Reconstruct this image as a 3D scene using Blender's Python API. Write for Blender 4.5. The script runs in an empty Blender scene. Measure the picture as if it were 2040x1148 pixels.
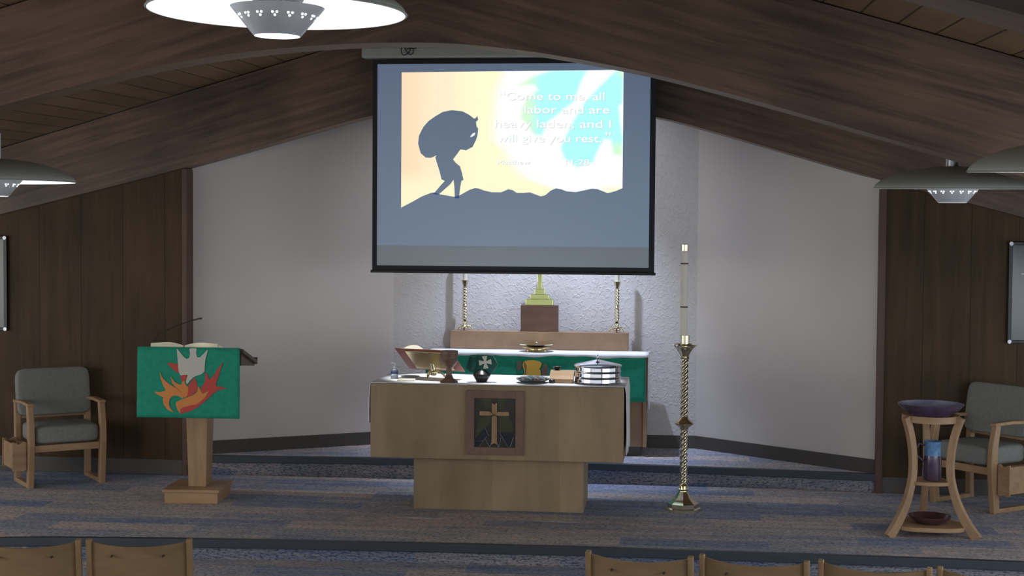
import bpy, bmesh, math, random
from mathutils import Vector, Matrix
PI = math.pi
random.seed(7)
scn = bpy.context.scene
COL = scn.collection

# ------------------------------------------------------------------ camera
CAM = Vector((1.37, -11.3, 2.12))
yaw, pitch, roll = math.atan(330/3000.), math.atan(119/3000.), .007
f = Vector((-math.sin(yaw)*math.cos(pitch), math.cos(yaw)*math.cos(pitch), -math.sin(pitch)))
r = Vector((math.cos(yaw), math.sin(yaw), 0)); u = r.cross(f)
r2 = r*math.cos(roll)+u*math.sin(roll); u2 = u*math.cos(roll)-r*math.sin(roll)
cd = bpy.data.cameras.new('camera'); cam = bpy.data.objects.new('camera', cd); COL.objects.link(cam)
cam.matrix_world = Matrix(((r2.x, u2.x, -f.x, CAM.x), (r2.y, u2.y, -f.y, CAM.y), (r2.z, u2.z, -f.z, CAM.z), (0, 0, 0, 1)))
cd.sensor_fit = 'HORIZONTAL'; cd.sensor_width = 36; cd.lens = 3000/2040*36
cd.clip_start = .1; cd.clip_end = 200
scn.camera = cam

# ------------------------------------------------------------------ light
w = bpy.data.worlds.new('world'); scn.world = w; w.use_nodes = True
bg = w.node_tree.nodes['Background']; bg.inputs[0].default_value = (.86, .93, 1, 1); bg.inputs[1].default_value = .95

def aim(o, p):
    o.rotation_euler = (Vector(p)-o.location).to_track_quat('-Z', 'Y').to_euler()
def area(name, loc, target, sx, sy, power, col):
    l = bpy.data.lights.new(name, 'AREA'); l.shape = 'RECTANGLE'; l.size = sx; l.size_y = sy
    l.energy = power; l.color = col
    o = bpy.data.objects.new(name, l); COL.objects.link(o); o.location = loc; aim(o, target); return o
def spot(name, loc, target, deg, power, col, blend=.5, radius=.05):
    l = bpy.data.lights.new(name, 'SPOT'); l.spot_size = math.radians(deg); l.spot_blend = blend
    l.energy = power; l.color = col; l.shadow_soft_size = radius
    o = bpy.data.objects.new(name, l); COL.objects.link(o); o.location = loc; aim(o, target); return o
# daylight through the nave windows on both sides
area('left_window_daylight', (-6.3, -5.5, 1.5), (0, 0, .8), 5.0, 1.5, 90, (1.0, .93, .85))
area('right_window_daylight', (6.3, -5.5, 1.5), (0, 0, .8), 5.0, 1.5, 90, (.85, .92, 1.0))
# chancel down lights
spot('altar_wall_spot', (.22, 1.42, 3.86), (.2, 2.2, 1.0), 130, 100, (.88, .91, 1.0), 1.0, .03)
spot('altar_wall_spot', (.24, 1.40, 3.86), (.26, 2.05, 1.0), 62, 420, (.60, .71, 1.0), .9, .03)
for sx in (-.47, .05, .57): spot('altar_table_spot', (sx, .30, 3.72), (sx, .10, .95), 17.2, 440, (.93, .97, 1.0), .45, .05)
spot('lectern_spot', (-1.7, -.62, 3.30), (-2.17, -.22, 1.2), 9, 260, (1.0, .98, .9), .6, .04)

vs = scn.view_settings
vs.view_transform = 'Standard'; vs.look = 'None'; vs.gamma = 1; vs.use_curve_mapping = False
vs.exposure = 0.0

# ------------------------------------------------------------------ materials
def lin(c):
    return tuple((x/12.92 if x <= .04045 else ((x+.055)/1.055)**2.4) for x in (v/255 for v in c))+(1,)
def mat(name, rgb, rough=.6, metal=0, emit=None, estr=0, bump=None, noise=None, spec=.5, trans=0):
    m = bpy.data.materials.new(name); m.use_nodes = True; nt = m.node_tree; b = nt.nodes['Principled BSDF']
    b.inputs['Base Color'].default_value = lin(rgb); b.inputs['Roughness'].default_value = rough
    b.inputs['Metallic'].default_value = metal; b.inputs['Specular IOR Level'].default_value = spec
    b.inputs['Transmission Weight'].default_value = trans
    if emit is not None:
        b.inputs['Emission Color'].default_value = lin(emit); b.inputs['Emission Strength'].default_value = estr
    tc = nt.nodes.new('ShaderNodeTexCoord')
    if noise:   # (rgb2, scale xyz, detail)
        mp = nt.nodes.new('ShaderNodeMapping'); mp.inputs['Scale'].default_value = noise[1]
        nt.links.new(tc.outputs['Object'], mp.inputs[0])
        n = nt.nodes.new('ShaderNodeTexNoise'); n.inputs['Scale'].default_value = 1; n.inputs['Detail'].default_value = noise[2]
        nt.links.new(mp.outputs[0], n.inputs['Vector'])
        cr = nt.nodes.new('ShaderNodeValToRGB'); cr.color_ramp.elements[0].position = .32; cr.color_ramp.elements[1].position = .68
        cr.color_ramp.elements[0].color = lin(rgb); cr.color_ramp.elements[1].color = lin(noise[0])
        nt.links.new(n.outputs[0], cr.inputs[0]); nt.links.new(cr.outputs[0], b.inputs['Base Color'])
    if bump:    # (scale, strength, distance)
        n2 = nt.nodes.new('ShaderNodeTexNoise'); n2.inputs['Scale'].default_value = bump[0]; n2.inputs['Detail'].default_value = 3
        nt.links.new(tc.outputs['Object'], n2.inputs['Vector'])
        bp = nt.nodes.new('ShaderNodeBump'); bp.inputs['Strength'].default_value = bump[1]; bp.inputs['Distance'].default_value = bump[2]
        nt.links.new(n2.outputs[0], bp.inputs['Height']); nt.links.new(bp.outputs[0], b.inputs['Normal'])
    return m

def wood(name, c1, c2, scale, rough=.45, plank=None, rot=(0, 0, 0), c3=None, spec=.4, slope=0):
    """grain stretched by 'scale' (object axes); plank = (axis, width, groove_rgb, groove_frac, tint)"""
    m = bpy.data.materials.new(name); m.use_nodes = True; nt = m.node_tree; N = nt.nodes; L = nt.links
    b = N['Principled BSDF']; b.inputs['Roughness'].default_value = rough; b.inputs['Specular IOR Level'].default_value = spec
    tc = N.new('ShaderNodeTexCoord'); mp = N.new('ShaderNodeMapping'); mp.inputs['Scale'].default_value = scale
    mp.inputs['Rotation'].default_value = rot
    src = tc.outputs['Object']
    if slope:   # grain runs along the pitched member
        s0 = N.new('ShaderNodeSeparateXYZ'); L.new(src, s0.inputs[0])
        ab = N.new('ShaderNodeMath'); ab.operation = 'ABSOLUTE'; L.new(s0.outputs[0], ab.inputs[0])
        mu = N.new('ShaderNodeMath'); mu.operation = 'MULTIPLY_ADD'; mu.inputs[1].default_value = slope; L.new(ab.outputs[0], mu.inputs[0]); L.new(s0.outputs[2], mu.inputs[2])
        c0 = N.new('ShaderNodeCombineXYZ'); L.new(s0.outputs[0], c0.inputs[0]); L.new(s0.outputs[1], c0.inputs[1]); L.new(mu.outputs[0], c0.inputs[2]); src = c0.outputs[0]
    L.new(src, mp.inputs[0])
    n = N.new('ShaderNodeTexNoise'); n.inputs['Scale'].default_value = 1; n.inputs['Detail'].default_value = 6; n.inputs['Roughness'].default_value = .62
    n.inputs['Distortion'].default_value = .4
    L.new(mp.outputs[0], n.inputs['Vector'])
    n3 = N.new('ShaderNodeTexNoise'); n3.inputs['Scale'].default_value = 1.3; n3.inputs['Detail'].default_value = 2
    L.new(tc.outputs['Object'], n3.inputs['Vector'])
    ad = N.new('ShaderNodeMath'); ad.operation = 'MULTIPLY_ADD'; ad.inputs[1].default_value = .45
    L.new(n3.outputs[0], ad.inputs[0])
    ml = N.new('ShaderNodeMath'); ml.operation = 'MULTIPLY'; ml.inputs[1].default_value = .62; L.new(n.outputs[0], ml.inputs[0]); L.new(ml.outputs[0], ad.inputs[2])
    cr = N.new('ShaderNodeValToRGB'); e = cr.color_ramp.elements
    e[0].position = .38; e[0].color = lin(c1); e[1].position = .68; e[1].color = lin(c2)
    if c3: k = e.new(.5); k.color = lin(c3)
    L.new(ad.outputs[0], cr.inputs[0]); out = cr.outputs[0]
    if plank:
        ax, wd, groove, frac, tint = plank
        sp = N.new('ShaderNodeSeparateXYZ'); L.new(tc.outputs['Object'], sp.inputs[0])
        dv = N.new('ShaderNodeMath'); dv.operation = 'DIVIDE'; dv.inputs[1].default_value = wd; L.new(sp.outputs['XYZ'.index(ax)], dv.inputs[0])
        fl = N.new('ShaderNodeMath'); fl.operation = 'FLOOR'; L.new(dv.outputs[0], fl.inputs[0])
        wn = N.new('ShaderNodeTexWhiteNoise'); wn.noise_dimensions = '1D'; L.new(fl.outputs[0], wn.inputs['W'])
        hs = N.new('ShaderNodeHueSaturation')
        mr = N.new('ShaderNodeMapRange'); mr.inputs['To Min'].default_value = 1-tint; mr.inputs['To Max'].default_value = 1+tint
        L.new(wn.outputs['Value'], mr.inputs['Value']); L.new(mr.outputs[0], hs.inputs['Value']); L.new(out, hs.inputs['Color']); out = hs.outputs[0]
        fr = N.new('ShaderNodeMath'); fr.operation = 'FRACT'; L.new(dv.outputs[0], fr.inputs[0])
        lt = N.new('ShaderNodeMath'); lt.operation = 'LESS_THAN'; lt.inputs[1].default_value = frac; L.new(fr.outputs[0], lt.inputs[0])
        mx = N.new('ShaderNodeMix'); mx.data_type = 'RGBA'; L.new(lt.outputs[0], mx.inputs['Factor']); L.new(out, mx.inputs[6]); mx.inputs[7].default_value = lin(groove)
        out = mx.outputs[2]
    L.new(out, b.inputs['Base Color'])
    bp = N.new('ShaderNodeBump'); bp.inputs['Strength'].default_value = .12; bp.inputs['Distance'].default_value = .002
    L.new(n.outputs[0], bp.inputs['Height']); L.new(bp.outputs[0], b.inputs['Normal'])
    return m

def carpet(name, tint=None):
    m = bpy.data.materials.new(name); m.use_nodes = True; nt = m.node_tree; N = nt.nodes; L = nt.links
    b = N['Principled BSDF']; b.inputs['Roughness'].default_value = .95; b.inputs['Specular IOR Level'].default_value = .1
    tc = N.new('ShaderNodeTexCoord'); sp = N.new('ShaderNodeSeparateXYZ'); L.new(tc.outputs['Object'], sp.inputs[0])
    sb = N.new('ShaderNodeMath'); sb.operation = 'ADD'; L.new(sp.outputs[1], sb.inputs[0]); L.new(sp.outputs[2], sb.inputs[1])
    cb = N.new('ShaderNodeCombineXYZ'); L.new(sp.outputs[0], cb.inputs[0]); L.new(sb.outputs[0], cb.inputs[1])
    br = N.new('ShaderNodeTexBrick'); br.inputs['Scale'].default_value = 1; br.inputs['Mortar Size'].default_value = 0
    br.inputs['Brick Width'].default_value = 1.0; br.inputs['Row Height'].default_value = .25; br.offset = .37
    br.inputs['Color1'].default_value = (0, 0, 0, 1); br.inputs['Color2'].default_value = (1, 1, 1, 1); br.inputs['Bias'].default_value = 0
    L.new(cb.outputs[0], br.inputs['Vector'])
    def noise(sx, sy, d, ro=.6):
        mp = N.new('ShaderNodeMapping'); mp.inputs['Scale'].default_value = (sx, sy, 1); L.new(cb.outputs[0], mp.inputs[0])
        n = N.new('ShaderNodeTexNoise'); n.inputs['Scale'].default_value = 1; n.inputs['Detail'].default_value = d; n.inputs['Roughness'].default_value = ro
        L.new(mp.outputs[0], n.inputs['Vector']); return n.outputs[0]
    band = noise(1.0, 9, 3); streak = noise(9, 120, 3, .8); fleck = noise(38, 90, 2, .7)
    a = N.new('ShaderNodeMath'); a.operation = 'MULTIPLY_ADD'; a.inputs[1].default_value = .26; L.new(br.outputs['Color'], a.inputs[0])
    a2 = N.new('ShaderNodeMath'); a2.operation = 'MULTIPLY_ADD'; a2.inputs[1].default_value = .55; L.new(band, a2.inputs[0]); L.new(a2.outputs[0], a.inputs[2])
    a3 = N.new('ShaderNodeMath'); a3.operation = 'MULTIPLY'; a3.inputs[1].default_value = .42; L.new(streak, a3.inputs[0]); L.new(a3.outputs[0], a2.inputs[2])
    cr = N.new('ShaderNodeValToRGB'); e = cr.color_ramp.elements
    e[0].position = .42; e[0].color = lin((140, 156, 190)); e[1].position = .80; e[1].color = lin((228, 208, 196))
    k = e.new(.53); k.color = lin((168, 174, 192)); k = e.new(.64); k.color = lin((192, 188, 190))
    L.new(a.outputs[0], cr.inputs[0])
    cf = N.new('ShaderNodeValToRGB'); g = cf.color_ramp.elements
    g[0].position = .38; g[0].color = (.32, .35, .42, 1); g[1].position = .50; g[1].color = (1, 1, 1, 1)
    L.new(fleck, cf.inputs[0])
    cs = N.new('ShaderNodeValToRGB'); h = cs.color_ramp.elements
    h[0].position = .38; h[0].color = (.56, .57, .61, 1); h[1].position = .54; h[1].color = (1, 1, 1, 1)
    L.new(streak, cs.inputs[0])
    m1 = N.new('ShaderNodeMix'); m1.data_type = 'RGBA'; m1.blend_type = 'MULTIPLY'; m1.inputs['Factor'].default_value = 1
    L.new(cr.outputs[0], m1.inputs[6]); L.new(cf.outputs[0], m1.inputs[7])
    m2 = N.new('ShaderNodeMix'); m2.data_type = 'RGBA'; m2.blend_type = 'MULTIPLY'; m2.inputs['Factor'].default_value = 1
    L.new(m1.outputs[2], m2.inputs[6]); L.new(cs.outputs[0], m2.inputs[7])
    out = m2.outputs[2]
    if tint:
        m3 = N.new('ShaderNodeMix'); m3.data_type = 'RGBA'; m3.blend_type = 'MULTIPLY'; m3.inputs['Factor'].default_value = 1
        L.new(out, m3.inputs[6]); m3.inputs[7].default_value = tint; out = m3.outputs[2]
    L.new(out, b.inputs['Base Color'])
    bp = N.new('ShaderNodeBump'); bp.inputs['Strength'].default_value = .3; bp.inputs['Distance'].default_value = .004
    L.new(fleck, bp.inputs['Height']); L.new(bp.outputs[0], b.inputs['Normal'])
    return m

def plaster(name, rgb, strength):
    m = mat(name, rgb, .85, noise=(tuple(int(c*.97) for c in rgb), (1.2, 1.2, 1.2), 2))
    nt = m.node_tree; N = nt.nodes; L = nt.links
    tc = N.new('ShaderNodeTexCoord'); n = N.new('ShaderNodeTexNoise'); n.inputs['Scale'].default_value = 26; n.inputs['Detail'].default_value = 2
    n.inputs['Distortion'].default_value = 1.2
    L.new(tc.outputs['Object'], n.inputs['Vector'])
    cr = N.new('ShaderNodeValToRGB'); cr.color_ramp.elements[0].position = .52; cr.color_ramp.elements[1].position = .62; L.new(n.outputs[0], cr.inputs[0])
    bp = N.new('ShaderNodeBump'); bp.inputs['Strength'].default_value = strength; bp.inputs['Distance'].default_value = .004
    L.new(cr.outputs[0], bp.inputs['Height']); L.new(bp.outputs[0], N['Principled BSDF'].inputs['Normal'])
    return m

M = {
 'beam': wood('dark_beam_wood', (62, 48, 40), (116, 92, 76), (1.1, 12, 18), .38, c3=(86, 68, 57), slope=.28),
 'beam_lit': wood('beam_wood_lit_soffit', (104, 86, 70), (128, 108, 90), (1.5, 12, 12), .5),
 'deck': wood('ceiling_deck_wood', (106, 86, 62), (132, 108, 80), (10, .8, 10), .5, plank=('X', .19, (60, 45, 34), .06, .10)),
 'panel': wood('wall_panel_wood', (58, 44, 28), (84, 64, 42), (12, 12, .8), .55, plank=('X', .37, (36, 28, 20), .016, .08), spec=.2),
 'trimwood': wood('corner_trim_wood', (74, 54, 46), (96, 70, 56), (12, 12, 1), .5),
 'white': plaster('white_plaster', (212, 206, 200), .05),
 'texwhite': plaster('textured_plaster', (212, 208, 206), .55),
 'base': mat('rubber_baseboard', (78, 74, 70), .6),
 'nose': mat('rubber_stair_nosing', (58, 66, 76), .5),
 'carpet': carpet('tweed_carpet'), 'carpet_shaded': carpet('tweed_carpet_shaded', (.50, .55, .64, 1)),
 'oak': wood('light_oak', (148, 117, 86), (180, 147, 112), (14, 14, 2), .45),
 'oakh': wood('light_oak_horizontal', (148, 117, 86), (180, 147, 112), (2, 14, 14), .45),
 'maple': wood('altar_maple', (134, 115, 88), (164, 142, 112), (5, 5, 1.2), .5, plank=('X', .255, (124, 106, 84), .004, .09)),
 'walnut': wood('dark_walnut', (82, 58, 46), (108, 80, 64), (3, 12, 12), .4),
 'frame': wood('panel_frame_wood', (112, 88, 76), (134, 106, 92), (8, 8, 8), .5),
 'cherry': wood('back_altar_wood', (132, 106, 80), (160, 130, 100), (5, 5, 3), .5),
 'ply': wood('pew_chair_ply', (128, 102, 70), (160, 132, 96), (2.2, 5, 9), .4),
 'ply2': wood('pew_chair_rail', (140, 112, 78), (168, 140, 102), (14, 14, 2), .4),
 'fabric': mat('grey_upholstery', (124, 126, 122), .95, noise=((136, 138, 134), (60, 60, 60), 3), bump=(220, .3, .002)),
 'green': mat('green_cloth', (26, 150, 120), .85, noise=((22, 138, 110), (30, 30, 30), 2), bump=(90, .15, .002)),
 'dkgreen': mat('dark_green_cloth', (16, 66, 58), .85, noise=((22, 84, 72), (30, 30, 30), 2)),
 'linen': mat('white_linen', (236, 236, 240), .9, bump=(25, .15, .004)),
 'dove': mat('grey_white_felt', (196, 196, 184), .9),
 'orange': mat('orange_felt', (214, 138, 78), .9),
 'red': mat('red_felt', (190, 78, 72), .9),
 'yellow': mat('gold_felt', (214, 170, 70), .85),
 'rose': mat('dusty_red_stitching', (128, 78, 74), .9, noise=((60, 110, 90), (45, 45, 45), 2)),
 'brass': mat('polished_brass', (238, 230, 200), .16, 1),
 'palebrass': mat('pale_brass', (206, 210, 140), .26, 1),
 'chrome': mat('polished_chrome', (225, 225, 232), .06, 1),
 'steel': mat('brushed_metal', (150, 152, 158), .3, 1),
 'shade': mat('spun_grey_metal', (172, 176, 168), .5, 0),
 'shade_in': mat('white_enamel', (244, 244, 244), .7),
 'cone': mat('perforated_metal', (190, 194, 198), .35, .5),
 'glow': mat('lit_diffuser', (255, 255, 255), .5, emit=(250, 253, 255), estr=3.0),
 'black': mat('black_plastic', (22, 22, 24), .5),
 'border': mat('black_screen_border', (24, 26, 34), .7),
 'screen': mat('screen_fabric', (168, 178, 186), .9),
 'housing': mat('screen_housing', (158, 162, 156), .5),
 'paper': mat('book_paper', (240, 234, 212), .9, noise=((226, 216, 190), (4, 200, 60), 2)),
 'leather': mat('red_leather', (122, 66, 60), .55),
 'brownleather': mat('brown_leather', (62, 44, 38), .6),
 'goldplate': mat('gold_plate', (206, 190, 150), .32, 1),
 'clay': mat('brown_stoneware', (92, 68, 56), .45, noise=((120, 92, 74), (20, 20, 50), 2)),
 'darkclay': mat('dark_stoneware', (38, 36, 36), .35),
 'teal': mat('teal_glaze', (46, 98, 98), .3, noise=((92, 62, 58), (22, 22, 22), 2)),
 'purple': mat('purple_glaze', (84, 66, 92), .14, noise=((70, 52, 66), (9, 9, 9), 2)),
 'blueglaze': mat('blue_glaze', (86, 128, 176), .12, noise=((112, 150, 190), (25, 25, 25), 2)),
 'paleglaze': mat('pale_blue_glaze', (176, 186, 208), .18, noise=((140, 148, 184), (9, 9, 9), 2)),
 'plum': mat('plum_glaze', (76, 52, 58), .12),
 'wax': mat('ivory_wax', (222, 216, 202), .6),
 'glass': mat('clear_plastic', (220, 225, 235), .1, trans=.7),
 'bluewrap': mat('blue_label', (60, 72, 120), .5),
 'bronze': mat('dark_stained_glass', (52, 48, 38), .3),
 'bronze2': mat('green_stained_glass', (62, 66, 40), .3),
 'bronze3': mat('blue_stained_glass', (34, 40, 52), .25),
 'came': mat('lead_came', (112, 110, 122), .4, .6),
 'board': mat('dark_board_glass', (66, 74, 76), .18),
 'boardframe': mat('board_frame_metal', (52, 54, 54), .35, .8),
 'white_paint': mat('white_lettering', (200, 205, 205), .5),
}
sb = M['screen'].copy(); sb.name = 'screen_with_projector_black'
q = sb.node_tree.nodes['Principled BSDF']; q.inputs['Emission Color'].default_value = lin((84, 128, 186)); q.inputs['Emission Strength'].default_value = .2
M['projblack'] = sb
M['text'] = mat('projected_white_text', (0, 0, 0), 1, emit=(255, 255, 255), estr=1.15, spec=0)
M['textshadow'] = mat('projected_text_shadow', (0, 0, 0), 1, emit=(186, 198, 200), estr=1.0, spec=0)
pm = bpy.data.materials.new('projected_picture'); pm.use_nodes = True
pb = pm.node_tree.nodes['Principled BSDF']; pb.inputs['Base Color'].default_value = (0, 0, 0, 1); pb.inputs['Specular IOR Level'].default_value = 0
va = pm.node_tree.nodes.new('ShaderNodeVertexColor'); va.layer_name = 'picture'
pm.node_tree.links.new(va.outputs[0], pb.inputs['Emission Color']); pb.inputs['Emission Strength'].default_value = 1.0
M['picture'] = pm

# ------------------------------------------------------------------ mesh helpers
class MB:
    def __init__(s): s.bm = bmesh.new()
    def box(s, c, d, rz=0, mx=None):
        hx, hy, hz = d[0]/2, d[1]/2, d[2]/2
        R = Matrix.Rotation(rz, 3, 'Z') if mx is None else mx
        v = [s.bm.verts.new(Vector(c)+R @ Vector((x*hx, y*hy, z*hz))) for z in (-1, 1) for x, y in ((-1, -1), (1, -1), (1, 1), (-1, 1))]
        for q in ((3, 2, 1, 0), (4, 5, 6, 7), (0, 1, 5, 4), (1, 2, 6, 5), (2, 3, 7, 6), (3, 0, 4, 7)): s.bm.faces.new([v[i] for i in q])
        return s
    def span(s, a, b):
        return s.box([(a[i]+b[i])/2 for i in range(3)], [abs(b[i]-a[i]) for i in range(3)])
    def hexa(s, p):
        v = [s.bm.verts.new(q) for q in p]
        for q in ((3, 2, 1, 0), (4, 5, 6, 7), (0, 1, 5, 4), (1, 2, 6, 5), (2, 3, 7, 6), (3, 0, 4, 7)): s.bm.faces.new([v[i] for i in q])
        return s
    def prism(s, pts, plane, a, b):
        """polygon pts (2D) extruded from a to b along the remaining axis; plane 'XZ','XY','YZ'"""
        def P(p, t):
            return {'XZ': (p[0], t, p[1]), 'XY': (p[0], p[1], t), 'YZ': (t, p[0], p[1])}[plane]
        va = [s.bm.verts.new(P(p, a)) for p in pts]; vb = [s.bm.verts.new(P(p, b)) for p in pts]
        n = len(pts)
        s.bm.faces.new(va); s.bm.faces.new(list(reversed(vb)))
        for i in range(n): s.bm.faces.new([va[i], vb[i], vb[(i+1) % n], va[(i+1) % n]])
        return s
    def strip(s, lo, hi, plane, a, b):
        """solid between two polylines with equal counts (lo[i], hi[i]) extruded a..b along the third axis"""
        def P(p, t):
            return {'XZ': (p[0], t, p[1]), 'XY': (p[0], p[1], t), 'YZ': (t, p[0], p[1])}[plane]
        A = [[s.bm.verts.new(P(p, t)) for p in row] for row, t in ((lo, a), (hi, a), (hi, b), (lo, b))]
        n = len(lo)
        for i in range(n-1):
            for k in range(4):
                s.bm.faces.new([A[k][i], A[k][i+1], A[(k+1) % 4][i+1], A[(k+1) % 4][i]])
        for i in (0, n-1): s.bm.faces.new([A[k][i] for k in range(4)])
        return s
    def lathe(s, prof, n=32, c=(0, 0, 0), cap=True, sx=1, sy=1):
        rings = []
        for (rr, z) in prof:
            rings.append([s.bm.verts.new((c[0]+rr*sx*math.cos(2*PI*i/n), c[1]+rr*sy*math.sin(2*PI*i/n), c[2]+z)) for i in range(n)])
        for a, b in zip(rings, rings[1:]):
            for i in range(n): s.bm.faces.new([a[i], a[(i+1) % n], b[(i+1) % n], b[i]])
        if cap:
            s.bm.faces.new(list(reversed(rings[0]))); s.bm.faces.new(rings[-1])
        return s
    def tube(s, pts, rad, n=10):
        pts = [Vector(p) for p in pts]; rad = rad if isinstance(rad, (list, tuple)) else [rad]*len(pts)
        rings = []; up = Vector((0, 0, 1))
        for i, p in enumerate(pts):
            t = (pts[min(i+1, len(pts)-1)]-pts[max(i-1, 0)]).normalized()
            a = t.cross(up)
            if a.length < .05: a = t.cross(Vector((0, 1, 0)))
            a.normalize(); b = t.cross(a)
            rings.append([s.bm.verts.new(p+rad[i]*(a*math.cos(2*PI*k/n)+b*math.sin(2*PI*k/n))) for k in range(n)])
        for A, B in zip(rings, rings[1:]):
            for k in range(n): s.bm.faces.new([A[k], A[(k+1) % n], B[(k+1) % n], B[k]])
        s.bm.faces.new(list(reversed(rings[0]))); s.bm.faces.new(rings[-1]); return s
    def sweep(s, pts, side, wd, th):
        """rectangular bar along pts; side = unit vector of the 'wd' direction"""
        pts = [Vector(p) for p in pts]; side = Vector(side).normalized(); rings = []
        for i, p in enumerate(pts):
            t = (pts[min(i+1, len(pts)-1)]-pts[max(i-1, 0)]).normalized(); nrm = t.cross(side).normalized()
            W = wd[i] if isinstance(wd, (list, tuple)) else wd; T = th[i] if isinstance(th, (list, tuple)) else th
            rings.append([s.bm.verts.new(p+side*W/2*x+nrm*T/2*y) for x, y in ((-1, -1), (1, -1), (1, 1), (-1, 1))])
        for A, B in zip(rings, rings[1:]):
            for k in range(4): s.bm.faces.new([A[k], A[(k+1) % 4], B[(k+1) % 4], B[k]])
        s.bm.faces.new(list(reversed(rings[0]))); s.bm.faces.new(rings[-1]); return s
    def grid(s, fn, nu, nv):
        g = [[s.bm.verts.new(fn(i/nu, j/nv)) for j in range(nv+1)] for i in range(nu+1)]
        for i in range(nu):
            for j in range(nv): s.bm.faces.new([g[i][j], g[i+1][j], g[i+1][j+1], g[i][j+1]])
        return s
    def twist(s, z0, z1, rad, lobes, turns, n=24, m=120, c=(0, 0), depth=.3):
        rings = []
        for j in range(m+1):
            z = z0+(z1-z0)*j/m; ph = 2*PI*turns*j/m
            rings.append([s.bm.verts.new((c[0]+R*math.cos(t), c[1]+R*math.sin(t), z)) for t, R in
                          ((2*PI*i/n, rad*(1-depth*(.5-.5*math.cos(lobes*(2*PI*i/n-ph))))) for i in range(n))])
        for a, b in zip(rings, rings[1:]):
            for i in range(n): s.bm.faces.new([a[i], a[(i+1) % n], b[(i+1) % n], b[i]])
        s.bm.faces.new(list(reversed(rings[0]))); s.bm.faces.new(rings[-1]); return s
    def build(s, name, m, parent=None, smooth=None, bevel=0, seg=2, solid=0, subsurf=0):
        bmesh.ops.recalc_face_normals(s.bm, faces=s.bm.faces[:])
        me = bpy.data.meshes.new(name); s.bm.to_mesh(me); s.bm.free()
        me.materials.append(M[m] if isinstance(m, str) else m)
        if smooth is not None:
            for p in me.polygons: p.use_smooth = True
            me.set_sharp_from_angle(angle=math.radians(smooth))
        o = bpy.data.objects.new(name, me); COL.objects.link(o)
        if parent: o.parent = parent
        if solid:
            k = o.modifiers.new('thick', 'SOLIDIFY'); k.thickness = solid; k.offset = 0
        if bevel:
            k = o.modifiers.new('bevel', 'BEVEL'); k.width = bevel; k.segments = seg; k.limit_method = 'ANGLE'
        if subsurf:
            k = o.modifiers.new('sub', 'SUBSURF'); k.levels = subsurf; k.render_levels = subsurf
        return o
def tag(o, label=None, cat=None, group=None):
    if label: o['label'] = label
    if cat: o['category'] = cat
    if group: o['group'] = group
    return o
def thing(name, label, cat, loc=(0, 0, 0), rz=0, group=None):
    o = bpy.data.objects.new(name, None); COL.objects.link(o); o.location = loc; o.rotation_euler = (0, 0, rz)
    o.empty_display_size = .1
    return tag(o, label, cat, group)
def copy_tree(o, parent=None):
    c = o.copy(); COL.objects.link(c); c.parent = parent
    for ch in [k for k in bpy.data.objects if k.parent == o]: copy_tree(ch, c)
    return c
def struct(o): o['kind'] = 'structure'; return o
def chaikin(p, it=2):
    for _ in range(it):
        q = [p[0]]
        for a, b in zip(p, p[1:]):
            q.append((a[0]*.75+b[0]*.25, a[1]*.75+b[1]*.25)); q.append((a[0]*.25+b[0]*.75, a[1]*.25+b[1]*.75))
        p = q+[p[-1]]
    return p
def interp(p, x):
    if x <= p[0][0]: return p[0][1]
    for a, b in zip(p, p[1:]):
        if x <= b[0]: return a[1]+(b[1]-a[1])*(x-a[0])/(b[0]-a[0])
    return p[-1][1]

# ------------------------------------------------------------------ roof profile
def ztop(x, y): return 4.045-.29*abs(x+.03*(1-y))+.033*(y-1.0)+.0087*(1-y)
NEAR = chaikin([(-6.2, 1.73), (-4.5, 2.2), (-2.319, 2.771), (-1.688, 2.93), (-1.237, 3.019), (-.811, 3.068), (-.42, 3.095), (-.08, 3.100), (.2, 3.092),
                (.404, 3.071), (.606, 3.046), (.909, 2.995), (1.384, 2.896), (2.735, 2.507), (4.5, 2.0), (6.2, 1.5)])
FAR = chaikin([(-6.2, 1.77), (-4.38, 2.209), (-2.79, 2.598), (-1.416, 2.983), (-1.158, 3.045), (-.6, 3.15), (0, 3.18), (.6, 3.145), (1.157, 3.034),
               (1.396, 2.986), (2.943, 2.537), (3.681, 2.341), (4.089, 2.236), (6.2, 1.65)])
XS = [-6.1+12.2*i/122 for i in range(123)]

# ------------------------------------------------------------------ floors and steps
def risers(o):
    o.data.materials.append(M['carpet_shaded'])
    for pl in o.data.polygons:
        if abs(pl.normal.z) < .3: pl.material_index = 1  # same carpet; upright faces get a darker copy with the shade in its tint
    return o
FN = chaikin([(-6.4, -2.3), (-3.17, -1.60), (-1.75, -1.46), (.22, -1.372), (1.88, -1.372), (3.6, -1.41), (6.4, -1.6)], 1)
UN = chaikin([(-2.78, 1.165), (-1.8, 1.25), (-.873, 1.31), (.1, 1.32), (.8, 1.28), (1.8, 1.2), (2.98, 1.06)], 1)
struct(MB().span((-6.4, -13, -.255), (6.4, 1.4, -.135)).build('floor', 'carpet'))
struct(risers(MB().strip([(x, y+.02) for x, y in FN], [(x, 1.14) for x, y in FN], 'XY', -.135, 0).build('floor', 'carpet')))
back = [(-2.77, 1.24), (-1.2, 2.2), (1.545, 2.3), (2.975, 1.12)]
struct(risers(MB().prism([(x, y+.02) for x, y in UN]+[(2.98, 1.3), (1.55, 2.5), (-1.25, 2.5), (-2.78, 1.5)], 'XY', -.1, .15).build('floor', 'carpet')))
def nosing(name, line, z):
    lo = [(x, y-.012) for x, y in line]; hi = [(x, y+.045) for x, y in line]
    m = MB().strip(lo, hi, 'XY', z-.055, z+.004)
    struct(m.build(name, 'nose', bevel=.006))
nosing('trim_1', FN, 0); nosing('trim_2', UN, .15)

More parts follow.
